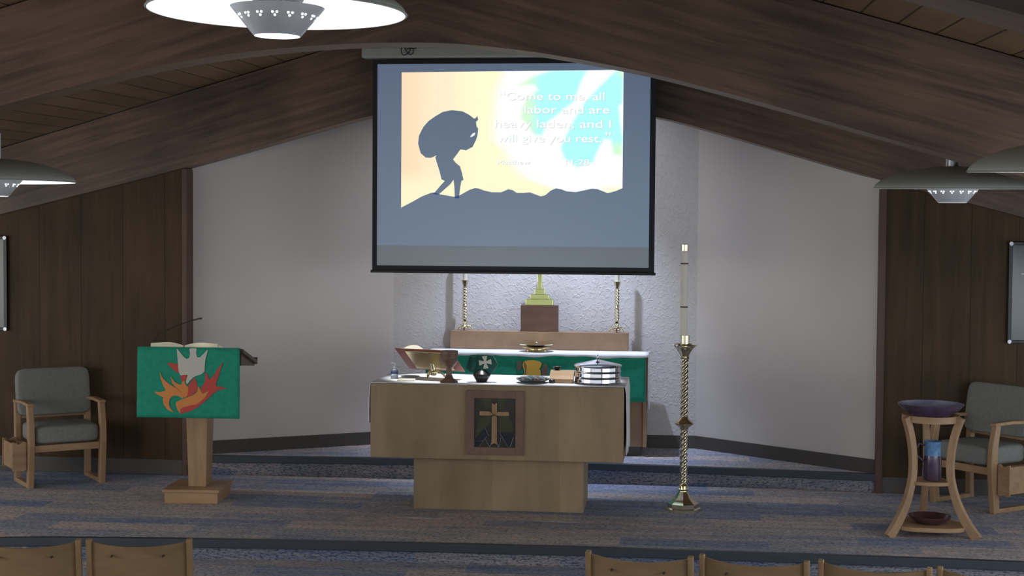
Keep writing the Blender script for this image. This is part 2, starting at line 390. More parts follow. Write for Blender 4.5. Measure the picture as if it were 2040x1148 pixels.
# ------------------------------------------------------------------ walls
def gablewall(name, x0, x1, y0, y1, m, low=0):
    xs = [x0+(x1-x0)*i/24 for i in range(25)]
    return struct(MB().strip([(x, low) for x in xs], [(x, interp(FAR, x)-.001) for x in xs], 'XZ', y0, y1).build(name, m))
gablewall('wall_left', -6.1, -2.765, 1.08, 1.22, 'panel')
gablewall('wall_right', 2.985, 6.1, 1.08, 1.22, 'panel')
def cant(name, a, b, m, th=.1):
    a = Vector(a); b = Vector(b); d = (b-a).normalized(); n = Vector((-d.y, d.x))
    k = 12; bm = MB(); p = [a+(b-a)*i/k for i in range(k+1)]
    # inner face follows the roof above
    fr = [(q.x, q.y) for q in p]; bk = [(q.x+n.x*th, q.y+n.y*th) for q in p]
    rows = []
    for (x, y), (X, Y) in zip(fr, bk):
        rows.append([bm.bm.verts.new(v) for v in ((x, y, .14), (x, y, ztop(x, y)-.002), (X, Y, ztop(X, Y)-.002), (X, Y, .14))])
    for A, B in zip(rows, rows[1:]):
        for i in range(4): bm.bm.faces.new([A[i], A[(i+1) % 4], B[(i+1) % 4], B[i]])
    bm.bm.faces.new(rows[0]); bm.bm.faces.new(rows[-1])
    return struct(bm.build(name, m))
cant('wall_back_left', (-2.765, 1.225), (-1.2, 2.2), 'white')
cant('wall_back', (-1.2, 2.2), (1.545, 2.3), 'texwhite')
cant('wall_back_right', (1.545, 2.3), (2.985, 1.10), 'white')
# baseboards
def baseb(name, a, b, z, h=.115, th=.012):
    a = Vector(a); b = Vector(b); d = (b-a).normalized(); n = Vector((d.y, -d.x))
    p = [a, b, b+n*th, a+n*th]
    struct(MB().prism([(q.x, q.y) for q in p], 'XY', z, z+h).build(name, 'base', bevel=.003))
baseb('baseboard_left', (-6.1, 1.08), (-2.765, 1.08), 0, .13)
baseb('baseboard_right', (2.985, 1.08), (6.1, 1.08), 0, .13)
baseb('baseboard_back_left', (-2.765, 1.225), (-1.2, 2.2), .15)
baseb('baseboard_back', (-1.2, 2.2), (1.545, 2.3), .15)
baseb('baseboard_back_right', (1.545, 2.3), (2.985, 1.10), .15)
# corner posts
struct(MB().span((-2.80, 1.055, 0), (-2.757, 1.225, interp(FAR, -2.78)-.004)).build('trim_3', 'trimwood', bevel=.003))
struct(MB().span((2.975, 1.05, 0), (3.03, 1.105, interp(FAR, 3.0)-.01)).build('trim_4', 'trimwood', bevel=.003))
# ceiling deck: two slopes
for nm, sgn in (('ceiling_left', -1), ('ceiling_right', 1)):
    bm = MB()
    p = []
    for dz in (0, .06):
        for x, y in ((-.42, -13), (sgn*6.3, -13), (sgn*6.3, 2.7), (.051, 2.7)): p.append((x, y, ztop(x, y)+dz))
    bm.hexa(p); struct(bm.build(nm, 'deck'))
# laminated arch beams
def beam(name, bot, y0, y1, dz=0):
    lo = [(x, interp(bot, x)+dz) for x in XS]; hi = [(x, ztop(x, (y0+y1)/2)-.012) for x in XS]
    o = MB().strip(lo, hi, 'XZ', y0, y1).build(name, 'beam')
    o.data.materials.append(M['beam_lit'])
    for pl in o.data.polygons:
        if pl.normal.z < -.7: pl.material_index = 1  # same beam wood; light on the underside is put into a paler colour
    return struct(o)
beam('ceiling_beam', NEAR, -3.4, -3.18)
beam('ceiling_beam', FAR, 1.0, 1.22)
beam('ceiling_beam', NEAR, -7.8, -7.58, -.075)

# ------------------------------------------------------------------ projection screen
scr = thing('projection_screen', 'large pull-down projection screen with black borders hanging below the beam', 'projection screen', (0, .85, 0))
SX0, SX1, SZ0, SZ1 = -1.122, 1.182, 1.765, 3.485
MB().span((SX0, 0, SZ0), (SX1, .006, SZ1)).build('black_border', 'border', scr)
MB().span((SX0+.04, -.002, SZ0+.045), (SX1-.045, 0, SZ1-.035)).build('screen_surface', 'screen', scr)
MB().span((SX0+.04, -.003, 1.975), (SX1-.045, -.002, SZ1-.035)).build('projected_area', 'projblack', scr)
hb = MB().span((-1.21, -.03, 3.50), (1.27, .10, 3.585)); hb.build('screen_housing', 'housing', scr, bevel=.012)
MB().span((SX0-.012, -.012, SZ0-.016), (SX1+.012, .02, SZ0+.006)).build('bottom_bar', 'black', scr, bevel=.004)
def PIC(zx, zy):
    px = 790+zx/3.828; py = 130+zy/3.828
    return (-.884+(px-800)*.00408, 3.381-(py-145)*.004085-.0000226*(px-800))
def inpoly(x, y, P):
    c = False; n = len(P)
    for i in range(n):
        (x1, y1), (x2, y2) = P[i], P[(i+1) % n]
        if (y1 > y) != (y2 > y) and x < (x2-x1)*(y-y1)/(y2-y1)+x1: c = not c
    return c
def sdist(x, y, P):
    d = 1e9; n = len(P)
    for i in range(n):
        (x1, y1), (x2, y2) = P[i], P[(i+1) % n]; dx, dy = x2-x1, y2-y1
        t = max(0, min(1, ((x-x1)*dx+(y-y1)*dy)/(dx*dx+dy*dy))); d = min(d, math.hypot(x-x1-t*dx, y-y1-t*dy))
    return d if inpoly(x, y, P) else -d
CY1 = [(940, 150), (1040, 90), (1180, 40), (1290, 34), (1460, 36), (1410, 130), (1365, 270), (1230, 380), (1160, 430), (1120, 530), (1060, 525), (1005, 450), (960, 400), (965, 330), (1000, 250), (1085, 185), (1060, 150)]
CY2 = [(1650, 60), (1700, 30), (1735, 30), (1728, 280), (1700, 310), (1712, 430), (1733, 560), (1722, 680), (1660, 670), (1640, 560), (1590, 555), (1540, 650), (1510, 730), (1390, 770), (1290, 700), (1262, 620), (1300, 530), (1350, 430), (1430, 290), (1560, 150)]
def sm(a, b, t):
    t = max(0, min(1, (t-a)/(b-a))); return t*t*(3-2*t)
def mix(a, b, t): return tuple(a[i]+(b[i]-a[i])*t for i in range(3))
def piccol(x, y):
    peach, cream, yel, wh = lin((255, 226, 190))[:3], lin((255, 240, 205))[:3], lin((255, 253, 212))[:3], (1, 1, 1)
    k = x+.12*(y-400)
    c = mix(peach, cream, sm(60, 330, x-.18*(y-500)*0+.0*y)); c = mix(c, yel, sm(330, 620, x))
    edge = interp([(40, 830), (120, 800), (200, 770), (560, 750), (640, 830), (760, 900), (860, 1000), (960, 1300)], y)
    c = mix(c, wh, sm(-70, 60, x-edge))
    # warm glow back near the ground
    g = sm(760, 960, y)*(1-sm(800, 1180, x)); c = mix(c, yel, g*.8)
    c = mix(c, lin((255, 252, 196))[:3], sm(880, 960, y)*sm(1500, 1700, x))
    cy = lin((178, 255, 255))[:3]; gr = lin((214, 255, 214))[:3]
    s1 = sm(-14, 20, max(sdist(x, y, CY1), sdist(x, y, CY2)))
    cc = mix(cy, gr, max(1-sm(1000, 1120, x), sm(540, 640, y)*sm(1600, 1680, x), sm(1670, 1720, x)*(1-sm(60, 110, y))))
    return mix(c, cc, s1*.97)
nx, nz = 170, 104
me = bpy.data.meshes.new('projected_picture'); vsx = []; fcs = []; cols = []
for j in range(nz+1):
    for i in range(nx+1):
        zx = 40+(1732-40)*i/nx; top = 56+(35-56)*i/nx; zy = top+(1086-top)*j/nz
        X, Z = PIC(zx, zy); vsx.append((X, -.004, Z)); cols.append(piccol(zx, zy))
for j in range(nz):
    for i in range(nx):
        a = j*(nx+1)+i; fcs.append((a, a+nx+1, a+nx+2, a+1))
me.from_pydata(vsx, [], fcs); ca = me.color_attributes.new('picture', 'FLOAT_COLOR', 'POINT')
for i, c in enumerate(cols): ca.data[i].color = c+(1,)
me.materials.append(M['picture']); po = bpy.data.objects.new('projected_picture', me); COL.objects.link(po); po.parent = scr
HILL = [(1736, 920), (1680, 945), (1620, 960), (1580, 945), (1540, 930), (1500, 928), (1440, 942), (1380, 955), (1310, 950), (1270, 935), (1230, 928), (1190, 945), (1150, 980), (1115, 990), (1085, 980), (1030, 960), (980, 965), (930, 965), (900, 945), (865, 938), (840, 950), (810, 962), (740, 962), (680, 950), (640, 935), (610, 932), (570, 945), (490, 990), (450, 1000), (330, 980), (300, 968), (270, 972), (200, 1000), (130, 1040), (38, 1088), (38, 1110), (1736, 1110)]
MAN = [(285, 980), (300, 968), (345, 915), (378, 880), (352, 868), (335, 800), (315, 740), (303, 700), (315, 685), (270, 705), (230, 704), (190, 670), (170, 600), (175, 540), (210, 470), (250, 425), (300, 390), (360, 355), (430, 342), (510, 350), (560, 375), (600, 405), (612, 402), (625, 385), (632, 415), (615, 430), (620, 465), (632, 480), (628, 530), (615, 570), (590, 620), (540, 646), (505, 640), (495, 640), (475, 670), (440, 715), (460, 740), (495, 768), (510, 820), (522, 870), (505, 880), (495, 940), (488, 1010), (455, 1010), (452, 930), (445, 870), (420, 905), (380, 940), (330, 985)]
MB().prism([PIC(*p) for p in HILL], 'XZ', -.0052, -.0046).build('hill_silhouette', 'projblack', scr)
MB().prism([PIC(*p) for p in MAN], 'XZ', -.0052, -.0046).build('burdened_figure_silhouette', 'projblack', scr)
MB().prism([PIC(*p) for p in ((572, 542), (590, 518), (611, 511), (606, 528), (582, 545))], 'XZ', -.006, -.0053).build('eye_gap', 'text', scr)
def text(s, zx0, zx1, zy, h, m='text', dy=0, dx=0, name='projected_text'):
    cu = bpy.data.curves.new(name, 'FONT'); cu.body = s; cu.size = 1; cu.extrude = 0
    o = bpy.data.objects.new(name, cu); COL.objects.link(o)
    dg = bpy.context.evaluated_depsgraph_get(); me = bpy.data.meshes.new_from_object(o.evaluated_get(dg)); bpy.data.objects.remove(o)
    xs = [v.co.x for v in me.vertices]; x0, x1 = min(xs), max(xs)
    a = PIC(zx0, zy); b = PIC(zx1, zy); k = (b[0]-a[0])/(x1-x0); kh = h*.00408/3.828/.7
    for v in me.vertices:
        t = (v.co.x-x0)/(x1-x0)
        v.co = Vector((a[0]+t*(b[0]-a[0])+dx, -.0058+dy, a[1]+t*(b[1]-a[1])+v.co.y*kh))
    me.materials.clear(); me.materials.append(M[m]); t = bpy.data.objects.new(name, me); COL.objects.link(t); t.parent = scr; return t
for s, a, b, y, h in (('\u201cCome to me, all', 795, 1590, 262, 58), ('labor and are', 985, 1628, 362, 58), ('heavy laden, and I', 760, 1640, 470, 60), ('will give you rest.', 780, 1570, 578, 58), ('\u201d', 1600, 1642, 590, 90), ('Matthew', 782, 1030, 748, 34), ('11:28', 1300, 1480, 748, 40)):
    text(s, a, b, y+3, h, 'textshadow', .0006, .0035); text(s, a, b, y, h)
# cord bundle on the screen housing
pts = []
for i in range(70):
    t = i/69*PI*6.5
    pts.append((-.86+.085*i/69+.030*math.cos(t), .80-.006*math.sin(t*.5), 3.565+.045*math.sin(t)*(.6+.4*math.sin(i*.2))+.02*math.cos(t*.7)))
tag(MB().tube(pts, .004, 6).build('cord', 'black', smooth=60), 'tangled black cord tied in loops over the screen housing', 'cord')

# ------------------------------------------------------------------ saucer pendant lamps
def make_lamp(label):
    t = thing('pendant_lamp', label, 'lamp', group='saucer pendant lamps')
    n = 24; prof = []
    for i in range(n+1):
        q = i/n; prof.append((.45*math.sin(q*PI/2*1.0) if q < 1 else .45, .125*math.cos(q*PI/2)**1.25))
    prof = [(.02, .126)]+[p for p in prof if p[0] > .03]
    outer = prof+[(.455, -.004), (.45, -.008)]
    MB().lathe(outer, 72, cap=False).build('shade', 'shade', t, smooth=40)
    inner = [(max(.02, a-.004), b-.012) for a, b in prof if a < .446]+[(.447, -.007)]
    MB().lathe(inner, 72, cap=False).build('shade_lining', 'shade_in', t, smooth=60)
    co = MB().lathe([(.165, .012), (.082, -.088), (.079, -.088), (.161, .012)], 48, cap=False); co.build('perforated_cone', 'cone', t, smooth=40)
    MB().lathe([(.0, -.0885), (.079, -.0885), (.079, -.084), (0, -.084)], 40, cap=False).build('diffuser', 'glow', t)
    dots = MB()
    for k in range(16):
        for da, dz in ((-.055, -.0215), (.055, -.0215), (0, -.031)):
            a = 2*PI*(k+.5)/16+da; z = dz; R = .082+(z+.088)/.1*.083+.0008
            nrm = Vector((math.cos(a)*.77, math.sin(a)*.77, -.64)).normalized(); tn = Vector((-math.sin(a), math.cos(a), 0)); b2 = nrm.cross(tn)
            c = Vector((R*math.cos(a), R*math.sin(a), z))+nrm*.0006
            v = [dots.bm.verts.new(c+.0042*(tn*math.cos(p*PI/4)+b2*math.sin(p*PI/4))) for p in range(8)]; dots.bm.faces.new(v)
    dots.build('perforations', 'glow', t)
    MB().lathe([(.0, .008), (.05, .012), (.08, .024), (.092, .04), (.088, .042), (.05, .02), (0, .016)], 32, cap=False).build('lamp_socket', 'black', t, smooth=40)
    MB().lathe([(.042, .11), (.042, .27)], 24).build('stem_collar', 'steel', t, smooth=40)
    return t
lamp0 = make_lamp('x')
def place_lamp(t, loc, label, top, tilt=(0, 0), power=22):
    t.location = loc; t.rotation_euler = (tilt[0], tilt[1], 0); t['label'] = label
    MB().lathe([(.012, .26), (.012, top-loc[2])], 12).build('stem', 'steel', t, smooth=40)
    l = bpy.data.lights.new('bulb', 'POINT'); l.energy = power; l.color = (.97, .98, 1); l.shadow_soft_size = .03
    o = bpy.data.objects.new('bulb', l); COL.objects.link(o); o.parent = t; o.location = (0, 0, .066)
specs = [((-.033, -6.116, 2.875), 'saucer pendant lamp at top centre-left, its white underside and bright cone fully in view', (.0, .012)),
         ((2.966, -2.23, 2.376), 'grey saucer pendant lamp on the right seen edge-on, whole cone with bright rim showing', (.026, 0)),
         ((2.979, -5.072, 2.365), 'grey saucer pendant lamp cut by the right edge of the photo, only its rim showing', (.036, 0)),
         ((-2.50, -3.10, 2.37), 'grey saucer pendant lamp cut by the left edge of the photo, over the left armchair', (0, 0))]
for i, (loc, lb, tl) in enumerate(specs):
    t = lamp0 if i == 0 else copy_tree(lamp0)
    t['_p'] = i
    specs[i] = (t, loc, lb, tl)
for t, loc, lb, tl in specs:
    del t['_p']; place_lamp(t, loc, lb, ztop(loc[0], loc[1])-.01, tl)

# ------------------------------------------------------------------ communion table (front altar)
TX0, TX1, TY0, TY1, TZ0, TZ1 = -.895, .99, -.3, .45, .405, .958
tb = thing('communion_table', 'pale wooden communion table with a framed cross panel on its front, on a block pedestal', 'altar table')
MB().span((TX0, TY0, TZ0), (TX1, TY1, TZ1)).build('table_box', 'maple', tb, bevel=.004)
MB().span((-.592, -.152, 0), (.69, .40, TZ0)).build('pedestal', 'maple', tb, bevel=.003)
fr = MB(); FX0, FX1, FZ0, FZ1, FW = -.171, .252, .444, .922, .058
fr.span((FX0, -.318, FZ0), (FX0+FW, -.30, FZ1)); fr.span((FX1-FW, -.318, FZ0), (FX1, -.30, FZ1))
fr.span((FX0+FW, -.318, FZ0), (FX1-FW, -.30, FZ0+FW)); fr.span((FX0+FW, -.318, FZ1-FW), (FX1-FW, -.30, FZ1))
fr.build('panel_frame', 'frame', tb, bevel=.003)
def PN(x, y): return (FX0+(x-92)/868*(FX1-FX0), FZ1-(y-48)/1000*(FZ1-FZ0))
MB().span((FX0+FW, -.304, FZ0+FW), (FX1-FW, -.3005, FZ1-FW)).build('stained_glass', 'bronze', tb)
for P in ([(220, 700), (270, 560), (330, 480), (400, 440), (470, 440), (470, 560), (380, 620), (300, 720), (220, 800)],
          [(570, 440), (700, 440), (780, 520), (815, 640), (780, 690), (600, 690), (570, 640)], [(300, 160), (470, 160), (470, 360), (380, 300)], [(570, 160), (700, 160), (650, 330), (570, 360)]):
    MB().prism([PN(*p) for p in P], 'XZ', -.3055, -.3042).build('hill_glass', 'bronze2', tb)
for P in ([(220, 830), (300, 700), (380, 620), (440, 700), (370, 790), (330, 840)], [(600, 710), (800, 710), (800, 830), (735, 930), (690, 880)], [(230, 850), (330, 850), (290, 925), (230, 925)]):
    MB().prism([PN(*p) for p in P], 'XZ', -.3058, -.3043).build('water_glass', 'bronze3', tb)
for a, b in (((260, 700), (430, 545)), ((370, 620), (440, 760)), ((220, 840), (345, 830)), ((285, 930), (400, 760)), ((375, 790), (445, 930)), ((450, 930), (480, 850)), ((560, 850), (580, 930)),
             ((590, 930), (620, 780)), ((575, 660), (735, 935)), ((760, 930), (810, 770)), ((600, 690), (790, 685))):
    A = PN(*a); B = PN(*b); MB().tube([(A[0], -.307, A[1]), (B[0], -.307, B[1])], .0022, 6).build('lead_line', 'came', tb)
cr = MB(); cv = MB()
cr.prism([PN(*p) for p in ((480, 235), (518, 255), (560, 235), (562, 385), (520, 418), (482, 385))], 'XZ', -.322, -.305)
cr.prism([PN(*p) for p in ((482, 450), (520, 428), (562, 450), (562, 885), (522, 860), (480, 885))], 'XZ', -.322, -.305)
cr.prism([PN(*p) for p in ((295, 368), (450, 368), (512, 420), (450, 436), (295, 436))], 'XZ', -.320, -.305)
cr.prism([PN(*p) for p in ((570, 372), (745, 372), (745, 436), (570, 436), (522, 422))], 'XZ', -.320, -.305)
cr.build('wooden_cross', 'oak', tb, bevel=.002)
# linen over the table, hanging at both ends
def cloth_profile(x0, x1, y0, y1, z, dropL, dropR, th=.005, wob=.006):
    g = MB()
    path = []
    nL = 10
    for i in range(nL): path.append(('L', 1-i/nL))
    for i in range(31): path.append(('T', i/30))
    for i in range(1, nL+1): path.append(('R', i/nL))
    rows = []
    for kind, t in path:
        row = []
        for j in range(17):
            v = j/16; y = y0+(y1-y0)*v
            if kind == 'T': x = x0+(x1-x0)*t; zz = z+.0008*math.sin(9*t+5*v)
            else:
                dr = dropL if kind == 'L' else dropR; s = -1 if kind == 'L' else 1
                x = (x0 if kind == 'L' else x1)+s*(.008+wob*t*(1+math.sin(v*15+t*3))); zz = z-dr*t-(.012*math.sin(v*11) if t == 1 else 0)
            row.append(g.bm.verts.new((x, y, zz)))
        rows.append(row)
    for A, B in zip(rows, rows[1:]):
        for j in range(16): g.bm.faces.new([A[j], A[j+1], B[j+1], B[j]])
    return g
tag(cloth_profile(TX0, TX1+.008, TY0+.002, TY1+.01, TZ1+.005, .30, .50).build('altar_cloth', 'linen', smooth=50, solid=.004),
    'white linen cloth on the front communion table, hanging down its right end', 'tablecloth')
TOP = TZ1+.008

# ------------------------------------------------------------------ things on the communion table
b = thing('pump_bottle', 'clear pump bottle with a blue band at the left end of the front table', 'bottle', (-.775, .02, TOP))
MB().lathe([(.026, 0), (.028, .006), (.028, .06), (.016, .075), (.012, .08)], 24).build('bottle_body', 'glass', b, smooth=40)
MB().lathe([(.0288, .035), (.0288, .055)], 24, cap=False).build('blue_band', 'bluewrap', b, smooth=40)
MB().lathe([(.013, .08), (.013, .093), (.005, .095), (.005, .115)], 16).box((-.008, 0, .118), (.034, .014, .007)).build('pump', 'white_paint', b, smooth=40)
tag(MB().lathe([(.04, 0), (.045, .004), (.075, .018), (.072, .02), (.04, .008)], 36, c=(-.655, .03, TOP)).build('glass_dish', 'glass', smooth=40), 'small clear glass dish beside the pump bottle on the front table', 'dish')
tag(MB().box((-.655, -.13, TOP+.006), (.13, .10, .01), .1).build('service_booklet', 'paper', bevel=.001), 'thin pale booklet lying at the left end of the front table', 'booklet')
# missal stand, seen from behind
RZ = math.radians(-20)
ms = thing('book_stand', 'brass book stand with a slanted plate seen from behind, on the front table', 'book stand', (-.49, .09, TOP), RZ)
ELEV = math.radians(38)
def slant(u_, v_, w_=0):   # u across, v from high (front, near us) edge down to the low far edge, w = off the surface
    return (u_, -.15+v_*math.cos(ELEV)-w_*math.sin(ELEV)*-1, .222-v_*math.sin(ELEV)+w_*math.cos(ELEV))
def slab(u0, u1, v0, v1, w0, w1):
    P = [slant(a, b_, c) for c in (w0, w1) for a, b_ in ((u0, v0), (u1, v0), (u1, v1), (u0, v1))]
    return MB().hexa(P)
slab(-.165, .165, .012, .25, -.006, 0).build('slanted_plate', 'goldplate', ms, bevel=.002)
MB().tube([(0, -.02, .14), (0, .0, .10), (0, .01, .045)], [.012, .016, .018], 14).lathe([(.018, .02), (.03, .03), (.034, .045), (.026, .06), (.014, .07)], 20, (0, .01, 0)).build('post', 'brass', ms, smooth=50)
ft = MB()
for k in range(3):
    a = 2*PI*k/3-PI/2
    ft.tube([(.015*math.cos(a), .01+.015*math.sin(a), .05), (.05*math.cos(a), .01+.05*math.sin(a), .048), (.078*math.cos(a), .01+.078*math.sin(a), .028), (.088*math.cos(a), .01+.088*math.sin(a), .008)], [.011, .010, .009, .008], 10)
ft.build('tripod_feet', 'brass', ms, smooth=50)
bk = thing('altar_book', 'open red-covered altar book lying on the brass stand on the front table', 'book', (-.49, .09, TOP), RZ)
slab(-.245, .245, -.012, .275, .001, .006).build('cover', 'leather', bk, bevel=.002)
def pages(u0, u1, s):
    g = MB(); n = 12; lo = []; hi = []
    for i in range(n+1):
        t = i/n; uu = u0+(u1-u0)*t; h = .009+.008*math.sin(PI*min(1, (1-t)*1.25+.05))**.8 if s > 0 else .010+.034*max(0, math.sin(PI*min(1, max(0, t*1.25-.2))))**.8
        lo.append((uu, .007)); hi.append((uu, .007+max(.008, h)))
    A = []
    for v in (.005, .262):
        A.append(([g.bm.verts.new(slant(p[0], v, p[1])) for p in lo], [g.bm.verts.new(slant(p[0], v, p[1])) for p in hi]))
    (l0, h0), (l1, h1) = A
    for i in range(n):
        g.bm.faces.new([h0[i], h0[i+1], h1[i+1], h1[i]]); g.bm.faces.new([l0[i], l1[i], l1[i+1], l0[i+1]])
        g.bm.faces.new([l0[i], l0[i+1], h0[i+1], h0[i]]); g.bm.faces.new([l1[i], h1[i], h1[i+1], l1[i+1]])
    g.bm.faces.new([l0[0], h0[0], h1[0], l1[0]]); g.bm.faces.new([l0[n], l1[n], h1[n], h0[n]])
    return g
pages(-.215, -.004, -1).build('pages', 'paper', bk, smooth=50); pages(.004, .215, 1).build('pages', 'paper', bk, smooth=50)
# stoneware chalice
MB0 = MB().lathe([(.068, 0), (.066, .008), (.034, .03), (.022, .06), (.02, .10), (.034, .112), (.036, .12), (.054, .135), (.062, .16), (.065, .20), (.067, .236), (.061, .236), (.055, .19), (.03, .14)], 40, c=(-.322, -.19, TOP))
tag(MB0.build('chalice', 'clay', smooth=50), 'tall brown stoneware chalice standing in front of the book stand', 'chalice')
# veiled dark pot with green cloth
pt = thing('veiled_chalice', 'black rounded pot with a stiff green veil bearing a white cross standing in it', 'chalice', (-.085, -.12, TOP))
MB().lathe([(.035, 0), (.04, .004), (.066, .045), (.062, .06), (.035, .085), (.024, .09)], 10).build('pot', 'darkclay', pt, smooth=25)
vl = MB()
vl.prism([(-.125, .10), (-.10, .165), (-.085, .20), (-.03, .205), (.035, .205), (.085, .20), (.12, .135), (.095, .085), (.06, .045), (.0, .10), (-.045, .06), (-.09, .075)], 'XZ', -.005, .035)
vl.build('green_veil', 'dkgreen', pt, bevel=.004)
def patte(cx, cz, R):
    out = []
    for k in range(4):
        a = k*PI/2+PI/2+.12
        for da, rr in ((-.42, 1.0), (-.30, .98), (.0, .93), (.30, .98), (.42, 1.0), (PI/4, .20)): out.append((cx+R*rr*math.cos(a+da), cz+R*rr*math.sin(a+da)))
    return out
MB().prism(patte(.028, .148, .05), 'XZ', -.009, -.006).build('white_cross', 'dove', pt)
MB().lathe([(.016, .09), (.022, .12), (.026, .17), (.024, .19)], 16, c=(-.06, -.004, 0)).build('veil_fold', 'dkgreen', pt, smooth=40)
# pottery paten with glaze
pl = thing('pottery_plate', 'teal and brown glazed pottery plate piled with folded cloth on the front table', 'plate', (.30, -.10, TOP))
MB().lathe([(.07, 0), (.08, .004), (.122, .022), (.126, .032), (.118, .032), (.07, .012)], 40).build('plate', 'teal', pl, smooth=40)
g = MB().grid(lambda a, b_: (-.10+.2*a, -.075+.15*b_, .03+.016*math.sin(PI*a)*math.sin(PI*b_)+.005*math.sin(a*23+b_*9)), 30, 18)
g.build('folded_cloth', 'teal', pl, smooth=60, solid=.008)
tag(MB().lathe([(.018, 0), (.024, .01), (.020, .026), (.008, .034)], 14, c=(.445, -.13, TOP)).build('bread_cup', 'darkclay', smooth=30), 'tiny dark cup between the pottery plate and the wooden box', 'cup')
wb = thing('wooden_box', 'small tan wooden box with a sloped lid on the front table', 'box', (.515, -.04, TOP))
MB().prism([(-.09, 0), (.09, 0), (.09, .075), (.03, .075), (-.09, .028)], 'YZ', -.085, .085).build('box_body', 'cherry', wb, bevel=.003)
MB().prism([(-.095, .029), (-.088, .038), (.028, .084), (.094, .084), (.094, .076), (.03, .076)], 'YZ', -.09, .09).build('lid', 'oakh', wb, bevel=.002)
tag(MB().lathe([(.014, 0), (.026, .016), (.03, .028), (.024, .026), (.012, .01)], 20, c=(.472, .02, TOP+.085)).build('small_bowl', 'black', smooth=40), 'small black bowl resting on the wooden box lid', 'bowl')
# chrome communion tray stack
tr = thing('communion_tray_stack', 'polished chrome stack of communion trays with a domed lid and cross finial', 'tray set', (.783, -.06, TOP))
prof = [(.150, 0), (.168, .004)]
for k in range(3):
    z = .004+k*.042
    MB().lathe([(.150, z), (.172, z+.002), (.175, z+.006), (.171, z+.010), (.169, z+.034), (.172, z+.039), (.150, z+.041)], 64).build('tray', 'chrome', tr, smooth=35)
MB().lathe([(.178, .128), (.180, .136), (.172, .141), (.12, .152), (.06, .166), (.02, .176), (.012, .178)], 64).build('lid', 'chrome', tr, smooth=35)
MB().lathe([(.012, .176), (.014, .182), (.006, .190)], 16).span((-.004, -.004, .188), (.004, .004, .222)).span((-.014, -.004, .202), (.014, .004, .210)).build('cross_finial', 'chrome', tr, smooth=35)

# ------------------------------------------------------------------ back altar
AX0, AX1, AY0, AY1, AZ = -.80, 1.115, 1.70, 2.16, 1.03
ba = thing('back_altar', 'brown wooden altar against the white back wall, draped in green and white', 'altar')
MB().span((AX0, AY0+.02, .235), (AX1, AY1, AZ)).build('altar_body', 'cherry', ba, bevel=.003)
MB().span((AX0+.05, AY0+.07, .15), (AX1-.05, AY1-.03, .235)).build('plinth', 'base', ba)
MB().span((AX1-.03, AY0+.002, .235), (AX1+.003, AY0+.02, AZ)).build('corner_stile', 'oak', ba, bevel=.002)
MB().span((AX0-.003, AY0+.002, .235), (AX0+.03, AY0+.02, AZ)).build('corner_stile', 'oak', ba, bevel=.002)
rt = tag(MB().span((-.645, 2.0, AZ+.012), (.942, 2.145, 1.202)).build('retable', 'cherry', bevel=.003), 'long low brown wooden retable shelf along the back of the rear altar', 'shelf')
fl = MB().grid(lambda a, b_: (-.815+1.92*a, AY0-.014-.004*math.sin(a*40)*b_, AZ+.004-.405*b_), 60, 10)
fr = thing('altar_frontal', 'green altar frontal with a gold loaf emblem hanging from the rear altar', 'altar frontal')
fl.build('green_cloth', 'green', fr, smooth=60, solid=.003)
def FRN(x, y):
    px = 1000+x/7.846; py = 670+y/7.846; return (-.826+(px-846)*.004382, 1.038-(py-700)*.00437+.00003*(px-846))
MB().prism([FRN(*p) for p in ((375, 372), (440, 360), (500, 356), (560, 362), (605, 376), (640, 400), (640, 430), (622, 465), (600, 490), (622, 515), (628, 560), (625, 640), (520, 650), (400, 650), (355, 630), (352, 590), (372, 560), (362, 500), (340, 440), (350, 395))], 'XZ', AY0-.025, AY0-.021).build('gold_loaf', 'yellow', fr)
MB().prism([FRN(*p) for p in ((365, 380), (385, 400), (405, 460), (402, 530), (385, 590), (370, 640), (362, 630), (380, 560), (388, 500), (372, 430))], 'XZ', AY0-.028, AY0-.0255).build('loaf_outline', 'frame', fr)
for P in (((255, 370), (330, 375), (335, 450), (310, 520), (270, 540), (245, 480)), ((650, 430), (720, 400), (745, 480), (720, 610), (640, 620), (640, 520))):
    MB().prism([FRN(*p) for p in P], 'XZ', AY0-.024, AY0-.021).build('grape_and_wheat_stitching', 'rose', fr)
g = MB()
def ac(a, b_):
    path = b_*.62
    x = AX0-.01+(AX1-AX0+.02)*a
    if path < .46: return (x, AY1-path-.16+.0, AZ+.009+.001*math.sin(a*30))
    return (x, AY0-.02, AZ+.009-(path-.46)*0)
# top sheet, a short front lip and side drops
MB().grid(lambda a, b_: (AX0-.008+(AX1-AX0+.016)*a, AY0-.022+(1.998-AY0+.022)*b_, AZ+.0095+.0008*math.sin(a*31+b_*4)), 60, 8).grid(
    lambda a, b_: (AX0-.008+(AX1-AX0+.016)*a, AY0-.024, AZ+.0095-(.028+.006*math.sin(a*17)+.004*math.sin(a*41))*b_), 80, 2).grid(
    lambda a, b_: (AX1+.010+.008*b_*(1+math.sin(a*12)), AY0-.02+(.42)*a, AZ+.0095-.47*b_), 12, 8).build('altar_linen', 'linen', fr, smooth=50, solid=.003)['label'] = 'white linen top cloth'
# brass offering plates on the back altar
op = thing('offering_plate', 'brass offering plates stacked on the white cloth of the rear altar', 'offering plate', (.145, 1.835, AZ+.011))
MB().lathe([(.09, 0), (.10, .004), (.085, .016), (.10, .026), (.135, .036), (.132, .04), (.085, .03)], 48).build('lower_plate', 'brass', op, smooth=40)
MB().lathe([(.07, .04), (.10, .046), (.15, .062), (.152, .068), (.145, .067), (.08, .052)], 48).build('upper_plate', 'brass', op, smooth=40)
MB().lathe([(.02, .05), (.016, .062), (.02, .075), (.01, .084)], 20).build('knob', 'brass', op, smooth=40)
